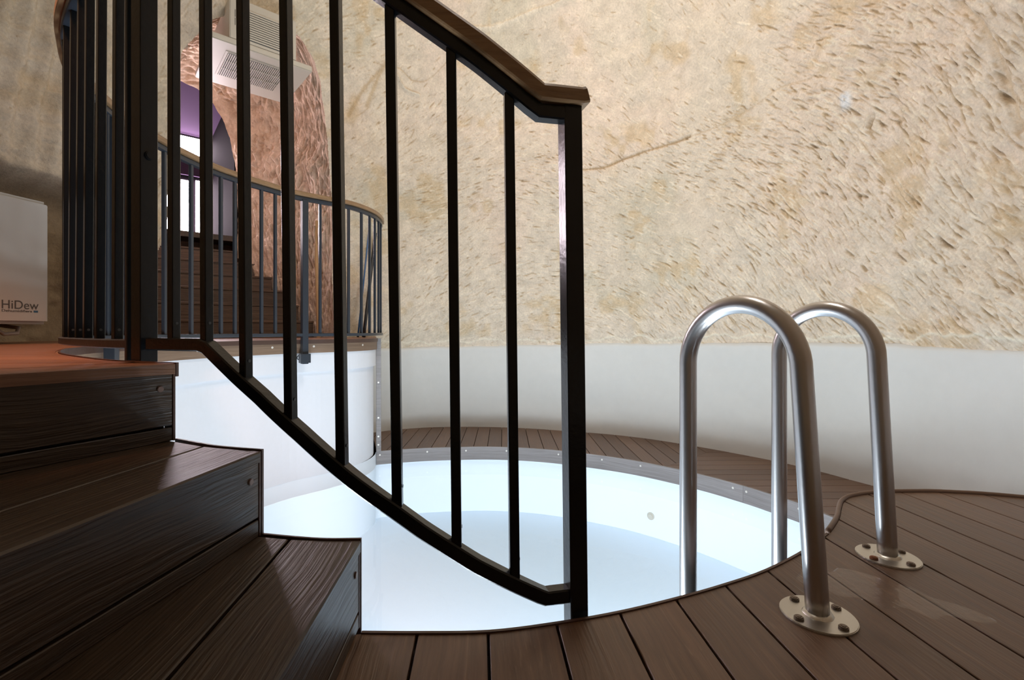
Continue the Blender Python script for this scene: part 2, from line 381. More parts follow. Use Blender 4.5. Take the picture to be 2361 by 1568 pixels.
def line_mark(H, K, pts, th, zz, w, depth, stain_shade):
    """a crack or vein along (theta, z) points"""
    P = cat(pts, 30)
    for t, z in P:
        ci = (th[0]-t)/(th[0]-th[-1])*(len(th)-1); cj = (z-zz[0])/(zz[-1]-zz[0])*(len(zz)-1)
        ww = w*(.6+.8*random.random())
        R = int(ww*3)+1; i0, i1, j0, j1 = max(0, int(ci)-R), min(len(th), int(ci)+R+1), max(0, int(cj)-R), min(len(zz), int(cj)+R+1)
        if i1 <= i0 or j1 <= j0: continue
        I, J = np.mgrid[i0:i1, j0:j1]; g = np.exp(-(((I-ci)**2+(J-cj)**2)/ww**2))
        H[i0:i1, j0:j1] = np.maximum(H[i0:i1, j0:j1], H[i0:i1, j0:j1]*(1-g)+depth*g) if depth > 0 else H[i0:i1, j0:j1]*(1-g)+(depth+H[i0:i1, j0:j1])*g
        K[i0:i1, j0:j1] = np.maximum(K[i0:i1, j0:j1], stain_shade*g) if stain_shade > 0 else np.minimum(K[i0:i1, j0:j1], stain_shade*g)

MOUTH = np.array([(130.05, .40), (130.05, .939), (130.27, 1.36), (130.65, 2.051), (131.88, 2.573), (133.23, 2.947), (134.36, 3.157), (135.96, 3.312), (139.28, 3.47), (143.67, 3.517), (148.81, 3.48), (152.78, 3.355), (154.94, 3.262), (157.06, 3.072), (158.78, 2.911), (159.09, 2.723), (159.41, 2.471), (159.19, 2.159), (158.83, 1.735), (158.73, 1.41), (159.94, 1.255), (160.72, 1.123), (160.97, .82), (161.11, .40)])  # passage mouth outline traced from image pixels, baked as angle and height
def in_poly(x, y, P):
    ins = np.zeros(x.shape, bool); n = len(P); j = n-1
    for i in range(n):
        xi, yi = P[i]; xj, yj = P[j]
        c = ((yi > y) != (yj > y)) & (x < (xj-xi)*(y-yi)/(yj-yi+1e-12)+xi); ins ^= c; j = i
    return ins

def build_rock():
    NT, NZ = 1480, 560
    th = np.linspace(196, -16, NT); zz = np.linspace(.30, 4.5, NZ)
    du = math.radians(212)*2.95/NT; dz = 4.2/NZ
    T, Z = np.meshgrid(th, zz, indexing='ij')
    base = smooth1d(r0(np.linspace(196, -16, NT)), 41)[:, None]*gz(Z)
    H = np.zeros((NT, NZ)); K = np.zeros((NT, NZ))
    # broad unevenness
    Hb = .035*vnoise(NT, NZ, 9, 4)+.022*vnoise(NT, NZ, 26, 10)+.008*vnoise(NT, NZ, 90, 36)
    # density of chisel marks
    dens = np.clip(.55+.6*vnoise(NT, NZ, 14, 6)+.3*sstep(50, 20, T)*sstep(2.7, 2.2, Z), 0, 1)
    for _ in range(90000):
        ci = RNG.random()*NT; cj = RNG.random()*NZ; t = th[int(ci)]; z = zz[int(cj)]
        if RNG.random() > dens[int(ci), int(cj)] or t > 163: continue
        if z > 2.65 and 30 < t < 100 and RNG.random() > .4: continue
        if t > 96: a = math.radians(np.interp(t, [96, 125, 163], [26, 34, 60])+12*math.sin(z*3+t*.1))   # "/" on the left
        else: a = math.radians(np.interp(t, [-10, 15, 40, 62, 80, 96], [-52, -46, -38, -28, -10, 20])+10*math.sin(z*2.3+t*.07))
        a += RNG.normal(0, .16)
        big = np.interp(t, [-10, 30, 70, 110], [1.1, 1.0, .9, .85])*(.45+.9*RNG.random()**2)
        L = big*(.028+.045*RNG.random())/du; W = (.0042+.0052*RNG.random())/du
        d = np.interp(t, [-10, 30, 70, 110], [1.2, 1.1, .9, .8])*(.0014+.0075*RNG.random()**3)
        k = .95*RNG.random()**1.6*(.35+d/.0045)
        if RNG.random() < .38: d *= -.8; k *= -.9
        if z > 2.6 and t > 30: d *= .75
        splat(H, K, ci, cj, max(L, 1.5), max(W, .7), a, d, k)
    # deeper cavities on the right
    for t, z, L, a, d in [(30, 1.9, .04, -.6, .018), (10.2, 1.13, .07, -.8, .03), (4, 1.17, .08, -.75, .035), (-4.1, 1.0, .09, -.9, .03), (13.2, 2.14, .05, 1.2, .04), (-4.4, 1.91, .07, -1.0, .05), (-4.1, 2.03, .06, -1.0, .04), (21, 1.72, .04, -.5, .025), (46.5, 2.535, .04, .35, .03), (48, 2.525, .035, .3, .02), (8, 1.5, .06, -.8, .025), (1, 1.45, .07, -.9, .028), (17, 1.2, .05, -.7, .02), (60, 1.62, .03, .2, .02), (15, 1.62, .05, -.4, .02), (3, 2.3, .04, -1.2, .03)]:
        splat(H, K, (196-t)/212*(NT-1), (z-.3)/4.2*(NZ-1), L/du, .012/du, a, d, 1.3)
    # vertical scalloped grooves left of the passage, above the recess
    lf = sstep(161, 166, T)
    ph = T*1.0*math.radians(1)*3.05/.125*2*PI+1.2*vnoise(NT, NZ, 12, 5)+Z*.9
    H += lf*(.020*np.cos(ph)*(.65+.45*vnoise(NT, NZ, 20, 7))+.011*vnoise(NT, NZ, 150, 90)+.006*vnoise(NT, NZ, 330, 180))*sstep(1.5, 1.75, Z)*sstep(3.2, 2.5, Z)
    # rough recess behind the wall unit
    edge = 1.62+.03*vnoise(NT, NZ, 40, 1)
    rec = sstep(165.5, 169.5, T+1.5*vnoise(NT, NZ, 2, 14))*sstep(edge+.05, edge-.09, Z)
    H += .25*rec + rec*(.02*vnoise(NT, NZ, 70, 30)+.012*vnoise(NT, NZ, 160, 80))
    # cracks, veins, the pale crust
    for pts, w, d, s in [([(72, 2.41), (66.6, 2.416), (61.2, 2.47), (53.8, 2.512), (48.7, 2.52), (46.5, 2.538)], 1.5, .016, 1.9),
                         ([(46.5, 2.538), (40, 2.56), (32.9, 2.606), (27, 2.69), (21.6, 2.65)], 1.3, .006, .7),
                         ([(121.4, 3.47), (117.2, 3.49), (113.9, 3.41), (110.3, 3.44), (105.8, 3.63)], 1.1, .008, .9),
                         ([(113.5, 3.44), (112.3, 2.92), (113, 2.34), (112.2, 1.64), (112.6, .92)], 1.3, .002, .45),
                         ([(124, 3.05), (122, 3.35), (120.5, 3.5)], 3.2, .012, 1.0), ([(128, 2.9), (125, 3.2), (121, 3.45)], 3.0, .01, 1.1),
                         ([(98, 3.44), (88, 3.59), (75, 3.67), (63, 3.9)], .9, .004, .55),
                         ([(-.2, 2.6), (-3, 2.36), (-4.3, 2.1), (-4.9, 1.89), (-5.7, 1.7)], 2.2, .028, .8)]:
        line_mark(H, K, pts, th, zz, w, d, s)
    for pts, w in [([(110.9, 3.78), (103, 3.91), (95, 3.92), (84.5, 4.0), (76, 4.02), (71, 4.03)], 3.2), ([(118, 3.42), (115.5, 3.3), (112, 3.27)], 1.6)]:
        line_mark(H, K, pts, th, zz, w, -.012, -1.0)
    zt = np.interp(T, [0, 20, 70, 115], [.50, .50, .45, .395])
    wob = .055+.028*vnoise(NT, NZ, 60, 1)+.014*vnoise(NT, NZ, 180, 1)
    crust = np.exp(-((Z-zt-wob)/.011)**2)*(T < 124); H -= .006*crust
    chip = np.exp(-(((T-16.1)/.9)**4+((Z-2.36)/.065)**4)); H -= .015*chip
    # rock stands behind the plaster at its foot
    fade = sstep(.42, .62, Z); onp = (T < 124)
    Hall = Hb+H; Hall = np.where(onp, Hall*fade+(1-fade)*.02, Hall)
    R = base+Hall
    P = np.stack([CX+R*np.cos(np.radians(T)), CY+R*np.sin(np.radians(T)), Z], -1)
    # stone colour: cream, pinkish and grey-green beds, ochre stain and painted relief shade along the marks, white crust
    n1 = vnoise(NT, NZ, 12, 5); n2 = vnoise(NT, NZ, 34, 14); n3 = vnoise(NT, NZ, 120, 48)
    c = np.empty((NT, NZ, 3)); c[:] = (.700, .604, .485)
    def mixc(w, col):
        nonlocal c
        w = np.clip(w, 0, 1)[..., None]; c = c*(1-w)+np.array(col)*w
    mixc(.75*sstep(.1, .7, n1+.4*n2), (.745, .61, .49)); mixc(.6*sstep(.15, .8, -n1+.5*n2), (.60, .545, .42))
    mixc(.55*sstep(.35, .9, n2+.5*n3), (.60, .44, .25)); mixc(.35*sstep(.3, .9, n3-.3*n2), (.74, .64, .50))
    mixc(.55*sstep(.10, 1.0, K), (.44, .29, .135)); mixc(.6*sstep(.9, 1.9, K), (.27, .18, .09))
    mixc(.75*sstep(.05, .7, -K), (.82, .72, .57)); mixc(.7*crust, (.82, .76, .62)); mixc(.9*chip, (.72, .72, .72))  # pale ridge tone stands for caught light; crust and chip are real
    mixc(.85*lf*sstep(1.72, 1.52, Z), (.22, .15, .08)); mixc(.30*lf*sstep(1.5, 1.75, Z), (.55, .46, .36))  # recess shade put into the colour; rock above it toned down
    tc, zc = (T[:-1, :-1]+T[1:, 1:])/2, (Z[:-1, :-1]+Z[1:, 1:])/2
    keep = ~in_poly(tc, zc, MOUTH)
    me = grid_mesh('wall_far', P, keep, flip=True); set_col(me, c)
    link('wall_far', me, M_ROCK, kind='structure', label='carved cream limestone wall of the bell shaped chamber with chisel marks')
    # behind the camera
    t2 = np.linspace(-15.5, -165, 90); z2 = np.linspace(-.75, 4.5, 60); T2, Z2 = np.meshgrid(t2, z2, indexing='ij')
    tt = np.where(T2 < -90, T2+360, T2)
    R2 = r0(tt)*gz(Z2)+.03*vnoise(90, 60, 12, 8)+.02
    P2 = np.stack([CX+R2*np.cos(np.radians(T2)), CY+R2*np.sin(np.radians(T2)), Z2], -1)
    me = grid_mesh('wall_near', P2, flip=True); set_col(me, np.broadcast_to(np.array([.50, .40, .28]), (90, 60, 3)))
    link('wall_near', me, M_ROCK, kind='structure')
    t3 = np.linspace(0, 360, 120); s3 = np.linspace(4.45, 5.3, 20); T3, Z3 = np.meshgrid(t3, s3, indexing='ij')
    tt = np.where(T3 > 270, T3-360, T3)
    R3 = (smooth1d(r0(tt[:, 0]), 9)[:, None])*gz(Z3)+.02*(1-(Z3-4.45)/.85)
    R3[-1] = R3[0]; R3 = R3+.012
    R3[:, -1] *= .05
    P3 = np.stack([CX+R3*np.cos(np.radians(T3)), CY+R3*np.sin(np.radians(T3)), Z3], -1)
    me = grid_mesh('ceiling', P3, flip=True); set_col(me, np.broadcast_to(np.array([.58, .47, .34]), (120, 20, 3)))
    link('ceiling', me, M_ROCK, kind='structure')
build_rock()

def build_plaster():
    n, m = 420, 60; t = np.linspace(124, -70, n); R = smooth1d(r0(np.linspace(124, -70, n)), 25)
    Zt = np.interp(t, [0, 20, 70, 115], [.50, .50, .45, .395])+.006*vnoise(n, 1, 60, 0)[:, 0]+.004*vnoise(n, 1, 170, 0)[:, 0]
    s = np.linspace(0, 1, m)[None, :]; Z = -.62+(Zt[:, None]+.62)*s
    RR = R[:, None]-.004+.010*vnoise(n, m, 14, 3)+.003*vnoise(n, m, 60, 9)
    RR = RR+.05*np.clip(1-s*3, 0, 1)**2*0
    RR[:, -1] += .028; RR[:, -2] += .004
    P = np.stack([CX+RR*np.cos(np.radians(t))[:, None], CY+RR*np.sin(np.radians(t))[:, None], Z], -1)
    link('wall_right', grid_mesh('wall_right', P, flip=True), M_PLASTER, kind='structure', label='white plastered lower band of the chamber wall beside the pool')
build_plaster()

# ------------------------------------------------------------------ passage with arched end
BV = np.array([.75, .661]); AV = np.array([-.661, .75]); D0 = np.array([-3.41, 5.93])
def dpt(s, off=0.): q = D0-BV*s+AV*off; return q[0], q[1]
ARCH = np.array([(0, 1.5), (0, 1.754), (.005, 2.389), (.033, 2.705), (.085, 2.96), (.168, 3.176), (.268, 3.34), (.422, 3.461), (.592, 3.495), (.76, 3.49), (.92, 3.43), (1.06, 3.3), (1.17, 3.12), (1.25, 2.9), (1.29, 2.65), (1.31, 2.35), (1.32, 1.754), (1.32, 1.5)])
def resample(P, n):
    P = np.asarray(P, float); d = np.r_[0, np.cumsum(np.linalg.norm(np.diff(P, axis=0), axis=1))]
    s = np.linspace(0, d[-1], n); return np.stack([np.interp(s, d, P[:, k]) for k in range(P.shape[1])], 1)
def build_passage():
    n, m = 560, 170
    cT = MOUTH.mean(0); Mo = MOUTH.copy(); sgn = Mo-np.array([145.5, 1.9]); Mo = Mo+np.sign(sgn)*np.array([.35, .018])
    R = r0(Mo[:, 0])*gz(Mo[:, 1])+.025
    M3 = np.stack([CX+R*np.cos(np.radians(Mo[:, 0])), CY+R*np.sin(np.radians(Mo[:, 0])), Mo[:, 1]], 1)
    D3 = np.array([(*dpt(s), z) for s, z in ARCH])
    A = resample(cat(M3, 6), n); B = resample(D3, n)
    # keep the corners that matter lined up (springing of the sides)
    s = np.linspace(0, 1, m)
    ax = np.array([AV[0], AV[1], .12])*1.75
    zz = A[:, 2]; ex = 1.25+2.2*sstep(2.3, 2.95, zz)[:, None]
    w = (s[None, :]**ex)[..., None]
    P = (A[:, None, :]+ax*s[None, :, None])*(1-w)+(B[:, None, :]-ax*(1-s[None, :, None]))*w
    # tunnel keeps its width before it closes on the door
    cen = P.mean(0, keepdims=True); bulge = (.10*np.sin(PI*s)**1.0)[None, :, None]
    out = P-cen; out /= np.linalg.norm(out, axis=2, keepdims=True)
    H = np.zeros((n, m)); K = np.zeros((n, m))
    for _ in range(5200):
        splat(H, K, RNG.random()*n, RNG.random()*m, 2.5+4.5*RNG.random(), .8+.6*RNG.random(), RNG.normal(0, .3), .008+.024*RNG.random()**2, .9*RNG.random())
    Hn = .045*vnoise(n, m, 18, 8)+.026*vnoise(n, m, 60, 26)+.014*vnoise(n, m, 150, 70)
    Hd = (H+Hn)*np.clip(s*8, .15, 1)[None, :]*np.clip((1-s)*14, .12, 1)[None, :]
    P = P+out*(bulge+Hd[..., None])
    P[:, :, :] = P
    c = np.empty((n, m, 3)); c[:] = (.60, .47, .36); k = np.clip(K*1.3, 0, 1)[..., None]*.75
    c = c*(1-k)+np.array((.38, .24, .15))*k; k2 = np.clip(-K*2.2, 0, 1)[..., None]*.7; c = c*(1-k2)+np.array((.84, .70, .60))*k2  # brown grooves and pale ridges put raking light's relief into the colour
    w = np.clip(.5+.7*vnoise(n, m, 30, 14), 0, 1)[..., None]*.4; c = c*(1-w)+np.array((.74, .60, .49))*w
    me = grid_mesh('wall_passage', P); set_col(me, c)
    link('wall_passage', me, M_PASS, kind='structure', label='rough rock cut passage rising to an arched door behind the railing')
build_passage()

def wall_quad(name, a, b, z0, z1, mat, parent, th=.02):
    a = np.array(a); b = np.array(b); return upright_board(name, a, b, z0, z1, th, mat, parent, .001)
def build_door():
    d = empty('door_1', (*dpt(.66), 1.77), kind='structure', label='arched end of the passage with a dark door leaf and bright panes')
    def put(o):
        o.parent = d; o.matrix_parent_inverse = Matrix.Translation(-Vector(d.location)); return o
    put(wall_quad('back_panel', dpt(-.6, 1.05), dpt(2.0, 1.05), 1.5, 3.9, M_PLUM, None))
    put(wall_quad('side_panel', dpt(1.75, -.0), dpt(1.75, 1.05), 1.5, 3.9, M_PURP, None))
    put(wall_quad('door_leaf', dpt(-.01, .03), dpt(.075, 1.0), 1.765, 3.75, M_PLUM, None, .04))
    put(frame_board('vestibule_floor', [dpt(-.3, 0), dpt(2, 0), dpt(2, 1.05), dpt(-.3, 1.05)], 1.70, 1.765, 0, M_STEP, None))
    # sloping purple ceiling
    P = [(*dpt(-.4, .02), 3.62), (*dpt(1.8, .02), 3.62), (*dpt(1.8, 1.04), 3.24), (*dpt(-.4, 1.04), 3.24)]
    V = P+[(x, y, z+.05) for x, y, z in P]
    put(link('vestibule_ceiling', mesh('vestibule_ceiling', V, [(0, 1, 2, 3), (7, 6, 5, 4), (0, 4, 5, 1), (1, 5, 6, 2), (2, 6, 7, 3), (3, 7, 4, 0)]), M_PURP))
    for (s0, s1, z0, z1) in [(.13, .56, 2.93, 3.21), (.60, 1.15, 2.93, 3.21), (.11, .30, 1.86, 2.64), (.325, .53, 1.86, 2.62), (.56, 1.1, 1.86, 2.62)]:
        put(wall_quad('pane', dpt(s0, 1.02), dpt(s1, 1.02), z0, z1, M_LIGHT, None, .012))
    put(wall_quad('cross_rail', dpt(-.1, .98), dpt(1.2, .98), 2.68, 2.90, M_PURP, None, .03))
    put(wall_quad('side_pane', dpt(.095, .98), dpt(.12, .97), 1.8, 3.1, M_LIGHT, None, .006))
build_door()

# ------------------------------------------------------------------ plan curves of the opening, mostly unprojected from image pixels beforehand
RIM_NEAR = [(-.298, .949), (-.183, .948), (-.045, .952), (.091, .979), (.227, 1.017), (.364, 1.068), (.498, 1.126), (.631, 1.193), (.791, 1.299), (.929, 1.41)]
RIM_S = [(.929, 1.41), (.99, 1.473), (1.05, 1.54), (1.097, 1.602), (1.161, 1.679), (1.231, 1.728), (1.352, 1.765), (1.49, 1.774), (1.615, 1.767), (1.835, 1.71), (2.35, 1.48), (2.75, 1.2)]
RIM_LAND = [(-.766, 1.088), (-.838, 1.115), (-.922, 1.149), (-1.022, 1.203), (-1.227, 1.352), (-1.48, 1.56), (-1.70, 1.793), (-1.846, 1.988), (-1.945, 2.23), (-1.985, 2.42), (-2.0, 2.6), (-2.0, 2.82), (-1.97, 3.08), (-1.915, 3.27), (-1.835, 3.44), (-1.7, 3.68), (-1.53, 3.86), (-1.42, 4.0), (-1.33, 4.15), (-1.28, 4.32), (-1.275, 4.48), (-1.30, 4.6)]
RIM_FAR = [(-1.307, 4.60), (-1.04, 4.685), (-.807, 4.737), (-.389, 4.78), (-.106, 4.772), (.182, 4.72), (.465, 4.626), (.892, 4.411), (1.177, 4.209), (1.509, 3.884), (1.733, 3.581), (1.838, 3.4), (1.942, 3.2), (1.985, 3.035), (2.007, 2.9), (2.0, 2.6), (1.9, 2.2), (1.72, 1.85)]
E0 = lambda y: -.766-.4577*(1.085-y)
E1 = lambda y: -.519-.121*(.989-y)
E2 = lambda y: -.306+.054*(.968-y)
ZL, ZF = .525, -.567

# ------------------------------------------------------------------ decks
def sub_floor(name, outline, z0, z1, label):
    me = bm_mesh(prism_bm(outline, z0, z1), name); return link(name, me, M_SUB, kind='structure', label=label)
near_in = cat(RIM_NEAR, 5); near_s = cat(RIM_S, 5)[1:]
yb = -.25
near_poly = [tuple(p) for p in near_in]+[tuple(p) for p in near_s]+[(2.6, .6), (2.1, .15), (1.6, yb), (-.42, yb), (-.40, .93)]
fl = sub_floor('floor', [tuple(p) for p in offset(near_in, -.03)]+[tuple(p) for p in offset(near_s, -.03)]+[(2.6, .6), (2.1, .15), (1.6, yb), (-.42, yb), (-.40, .93)], -.075, -.03, 'raised brown decking beside the pool with the grab rails')
near_planks = [tuple(p) for p in offset(near_in, -.006)]+[tuple(p) for p in offset(near_s, -.008)]+[(2.6, .6), (2.1, .15), (1.6, yb), (-.42, yb), (-.40, .93)]
# board direction: 3.8 degrees left of straight ahead
ANG = PI/2+.0659
nvec = (-math.sin(ANG), math.cos(ANG))
seam = nvec[0]*.091*1+nvec[1]*.979  # the joint that meets the rim at (.091,.979)
planks(near_planks, ANG, .14, .0055, 0.0, .024, M_DECK, fl, phase=seam)
t_no = [0]
def trim(label=None):
    t_no[0] += 1; o = empty('trim_%d' % t_no[0], (0, 0, 0), kind='structure')
    if label: o['label'] = label
    return o
tr = trim('dark edging along the raised deck opening')
link('edging', curved_board(near_in, -.10, .003, -.007, 'edging'), M_TRIM, tr)
link('edging', sweep([(p[0], p[1], -.001) for p in near_s[:-6]], rprof(.014, .022, .005), name='edging', smooth=True), M_GASKET, tr)
link('skirt_board', curved_board(offset(near_s, -.004), -.18, -.012, -.012, 'skirt_board'), M_STEP, tr)

def wall_ring(t0, t1, n, add=.0):
    t = np.linspace(t0, t1, n); r = r0(t)+add; return [(CX+a*math.cos(math.radians(b)), CY+a*math.sin(math.radians(b))) for a, b in zip(r, t)]
far_in = cat(RIM_FAR, 5)
# lower walkway round the far side
far_out = wall_ring(-8, 121.5, 60, .01)
mitre_a, mitre_b = np.array((1.326, 4.09)), np.array((1.89, 4.585)); md = mitre_b-mitre_a; mn = (-md[1], md[0]); mdv = mn[0]*mitre_a[0]+mn[1]*mitre_a[1]
ring = [tuple(p) for p in offset(far_in, .0185)]+far_out
fl2 = sub_floor('floor.001', [tuple(p) for p in offset(far_in, .03)]+far_out, ZF-.075, ZF-.03, 'lower brown boarded walkway along the white wall')
left_part = clip_half(ring, (-mn[0], -mn[1]), -mdv); right_part = clip_half(ring, mn, mdv)
A2 = PI/2+.016; n2 = (-math.sin(A2), math.cos(A2)); ph2 = n2[0]*(-.106)+n2[1]*4.772
planks(left_part, A2, .14, .0055, ZF, .024, M_DECK, fl2, phase=ph2)
planks(right_part, .016, .14, .0055, ZF, .024, M_DECK, fl2, phase=.05)
tr = trim('grey brown curved fascia of the lower walkway')
cut = int(len(far_in)*.62)
i_cut = min(range(len(far_in)), key=lambda i: abs(far_in[i][0]/far_in[i][1]-(1712-1180.5)/1100)+(9 if far_in[i][1] < 3 else 0))
segs = [far_in[:i_cut+1], np.vstack([far_in[i_cut]+(far_in[i_cut+1]-far_in[i_cut])*.03, far_in[i_cut+1:]])]
fb = [link('fascia_board', curved_board(s, ZF-.128, ZF+.0005, .018, 'fascia_board'), M_FASC, tr) for s in segs]
def screw_at(path, px, z, parent, mat=M_SCREW, r=.0085, out=-.002):
    """screw head on a curved board where the plan path meets image column px, given as x/y from the camera"""
    i = min(range(1, len(path)-1), key=lambda i: abs(path[i][0]/path[i][1]-px)+(9 if path[i][1] < 2.0 else 0))
    d = np.array(path[i+1])-np.array(path[i-1]); d /= np.hypot(*d); nn = np.array((d[1], -d[0]))
    p = np.array(path[i])
    t2 = (px*p[1]-p[0])/(d[0]-px*d[1]) if abs(d[0]-px*d[1]) > 1e-6 else 0
    p = p+d*max(-.2, min(.2, t2))
    o = link('screw', SCREW_ME if mat is M_SCREW else bm_mesh(disc_bm(r, .003, 10), 'screw'), mat, parent)
    o.location = (p[0], p[1], z); o.rotation_euler = Vector((nn[0], nn[1], 0)).to_track_quat('Z', 'Y').to_euler(); return o
SCREW_ME = bm_mesh(disc_bm(.0085, .003, 10), 'screw'); SCREW_ME.materials.append(M_SCREW)
for px in (-.277, -.1777, -.0964, -.0116, .0973, .1886, .2695, .4632): screw_at(far_in, px, ZF-.036, fb[0])  # screw positions along the boards taken from image pixel columns
for px in (.4914, .6014): screw_at(far_in, px, ZF-.036, fb[1])

# landing at the level of the passage
land_in = cat(RIM_LAND, 5)
mouth_ext = [(-1.36, 4.82), (-1.62, 5.75)]
outer = wall_ring(120.5, 130, 6, .03)+[(-2.05, 5.35), (-2.95, 4.45), (-3.2, 4.25)]+wall_ring(161, 200, 20, .28)+wall_ring(204, 214, 4, .03)
stair_edge = [(E0(.1), .1), (E0(.5), .5)]
land_poly = [tuple(p) for p in land_in]+[(-1.42, 5.02)]+outer+[(-2.6, .6), (-2.0, .12)]+stair_edge
fl3 = sub_floor('floor.002', [tuple(p) for p in offset(land_in, .03)[18:]]+[(-1.45, 5.02)]+outer+[(-2.6, .6), (-2.0, .12)]+[(E0(.1)-.03, .1), (E0(.5)-.03, .5)], ZL-.07, ZL-.028, 'red brown boarded landing round the upper pool opening')
planks([tuple(p) for p in offset(land_in, .006)]+[(-1.43, 5.02)]+outer+[(-2.6, .6), (-2.0, .12)]+[(E0(.1)-.14, .1), (E0(.5)-.14, .5), (E0(1.08)-.14, 1.09)], .05, .14, .005, ZL, .024, M_LAND, fl3, phase=.02)
front = [(E0(.1), .1), (E0(1.085), 1.085), (E0(1.085)-.05, 1.108), (E0(1.085)-.132, 1.142), (E0(.1)-.132, .1)]
frame_board('plank', front, ZL-.024, ZL, math.atan2(1, .4577), M_LAND, fl3)
tr = trim('brown curved fascia of the landing opening')
link('edging', curved_board(land_in, ZL-.03, ZL+.002, -.006, 'edging'), M_TRIM, tr)
half = int(len(land_in)*.42)
lb = [link('fascia_board', curved_board(s, ZL-.104, ZL-.002, .018, 'fascia_board'), M_FASC2, tr) for s in (land_in[14:half+1], land_in[half:])]
for px in (-.5027, -.4155, -.3132, -.66, -.79): screw_at(land_in[half:], px, ZL-.052, lb[1])
# end post of the landing wall
tr = trim('upright brown corner strip at the end of the landing wall')
st = upright_board('corner_board', (-1.305, 4.585), (-1.262, 4.60), ZF, ZL-.002, .016, M_FASC, tr)
for z in (.10, -.24, -.42, -.50):
    s = link('screw', SCREW_ME, M_SCREW, st); s.location = (.02, -.002, z-ZF); s.rotation_euler = (PI/2, 0, 0)
# white drum wall under the landing, its thicker lip
lipc = offset(land_in, .012)[14:]; wallc = offset(land_in, .034)[14:]
link('wall_inner', curved_board(wallc, -.575, .40, .05, 'wall_inner'), M_DRUM, kind='structure', label='white curved wall of the pool under the landing')
link('trim_%d' % (t_no[0]+1), curved_board(lipc, .27, ZL-.10, .06, 'lip'), M_DRUM, kind='structure', label='thick white lip above the curved pool wall'); t_no[0] += 1

# ------------------------------------------------------------------ pool
pool = empty('plunge_pool', (0, 2.9, -1.22), label='round white plunge pool glowing with light below the stairs and decks', category='pool')
po_ = np.vstack([land_in[::2], far_in[1::2], [(1.45, 1.55), (1.15, 1.40)], near_in[::-2][1:], [(-.42, .97), (-.60, 1.0)]])
pc = np.array([0., 2.9]); rad = np.hypot(*(po_-pc).T)[:, None]; po_ = po_+(po_-pc)/rad*.037
po_ = po_[::-1]; pl = [(x, y-2.9) for x, y in po_]; n = len(pl)
V = [(x, y, 0) for x, y in pl]+[(x, y, .645) for x, y in pl]; F = [(i, (i+1) % n, n+(i+1) % n, n+i) for i in range(n)]
link('pool_wall', mesh('pool_wall', V, F, True), M_POOL, pool)
link('pool_floor', mesh('pool_floor', [(x, y, 0.) for x, y in pl], [tuple(range(n))]), M_POOLF, pool)
# return inlet on the far wall
il = bmesh.new()
for r, z in ((.034, .006), (.022, .014)):
    b = disc_bm(r, z, 20, .002); tmp = bm_mesh(b, 't'); il.from_mesh(tmp); bpy.data.meshes.remove(tmp)
o = link('water_inlet', bm_mesh(il, 'water_inlet'), M_AC, pool); ti = math.radians(47)
kk = np.argmin(abs(np.arctan2(po_[:, 1]-2.9, po_[:, 0])-ti)); Rp = np.hypot(*(po_[kk]-pc)); o.location = ((Rp-.003)*math.cos(ti), (Rp-.003)*math.sin(ti), .18); o.rotation_euler = Vector((-math.cos(ti), -math.sin(ti), 0)).to_track_quat('Z', 'Y').to_euler()
w = link('pool_water', mesh('pool_water', [(x*.999, y*.999, 0) for x, y in pl], [tuple(range(n))]), M_WATER, None, label='clear still water filling the white round pool', category='water')
w.location = (0, 2.9, -.705)

# ------------------------------------------------------------------ near staircase
stairs = empty('staircase', (-.45, .6, 0), label='dark brown boarded steps at the left climbing from the deck to the landing', category='stairs')
def kid(o, par):
    o.parent = par; o.matrix_parent_inverse = Matrix.Translation(-Vector(par.location)); return o
yb = .1
def inner(e0, y0, e1, y1, k=3): return []
# treads: (front edge fn, y at rim, rear edge fn, y at rim, top z, seam (at rim x,y -> at y=.1 x))
def tread(ef, yf, er, yr, z, seam_rim, seam_back):
    grain = math.atan2(yf-.1, ef(yf)-ef(.1))
    fr = [(ef(.1), .1), (ef(yf), yf), seam_rim, (seam_back, .1)]
    re = [(seam_back-.005, .1), (seam_rim[0]-.005, seam_rim[1]+.001), (er(yr)-.016, yr+.002), (er(.1)-.016, .1)]
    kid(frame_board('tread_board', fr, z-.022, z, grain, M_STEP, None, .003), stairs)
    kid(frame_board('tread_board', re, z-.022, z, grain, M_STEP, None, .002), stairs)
tread(E1, .985, E0, 1.083, .35, (-.663, 1.028), -.765)
tread(E2, .963, E1, .985, .175, (-.451, .971), -.38)
def riser(e, yr, zlo, ztop, zs, screw_d):
    p0, p1 = (e(.1)-.003, .1), (e(yr)-.003, yr-.001)
    b = kid(upright_board('riser_board', p0, p1, zs+.0025, ztop, .018, M_STEP, None), stairs)
    kid(upright_board('riser_strip', p0, p1, zlo, zs-.0025, .018, M_STEP, None), stairs)
    L = math.hypot(p1[0]-p0[0], p1[1]-p0[1])
    s = link('screw_plug', bm_mesh(disc_bm(.0068, .003, 14, .001), 'screw_plug'), M_PLUG, b); s.location = (L-.026, -.0001, ztop-zs-.035); s.rotation_euler = (PI/2, 0, 0)
    # thin edging closing the board ends
    d = np.array(p1)-np.array(p0); d /= np.hypot(*d); nn = np.array((-d[1], d[0]))
    q = np.array(p1)
    kid(upright_board('edge_strip', q-nn*.0015, q+nn*.0195, zlo, ztop+.022, -.006, M_TRIM, None, .001) if False else upright_board('edge_strip', q-nn*.0015+d*.006, q+nn*.032+d*.006, zlo, ztop+.022, .006, M_TRIM, None, .001), stairs)
riser(E0, 1.083, .35, .502, .383, 0); riser(E1, .985, .175, .328, .212, 0); riser(E2, .961, .0, .153, .032, 0)
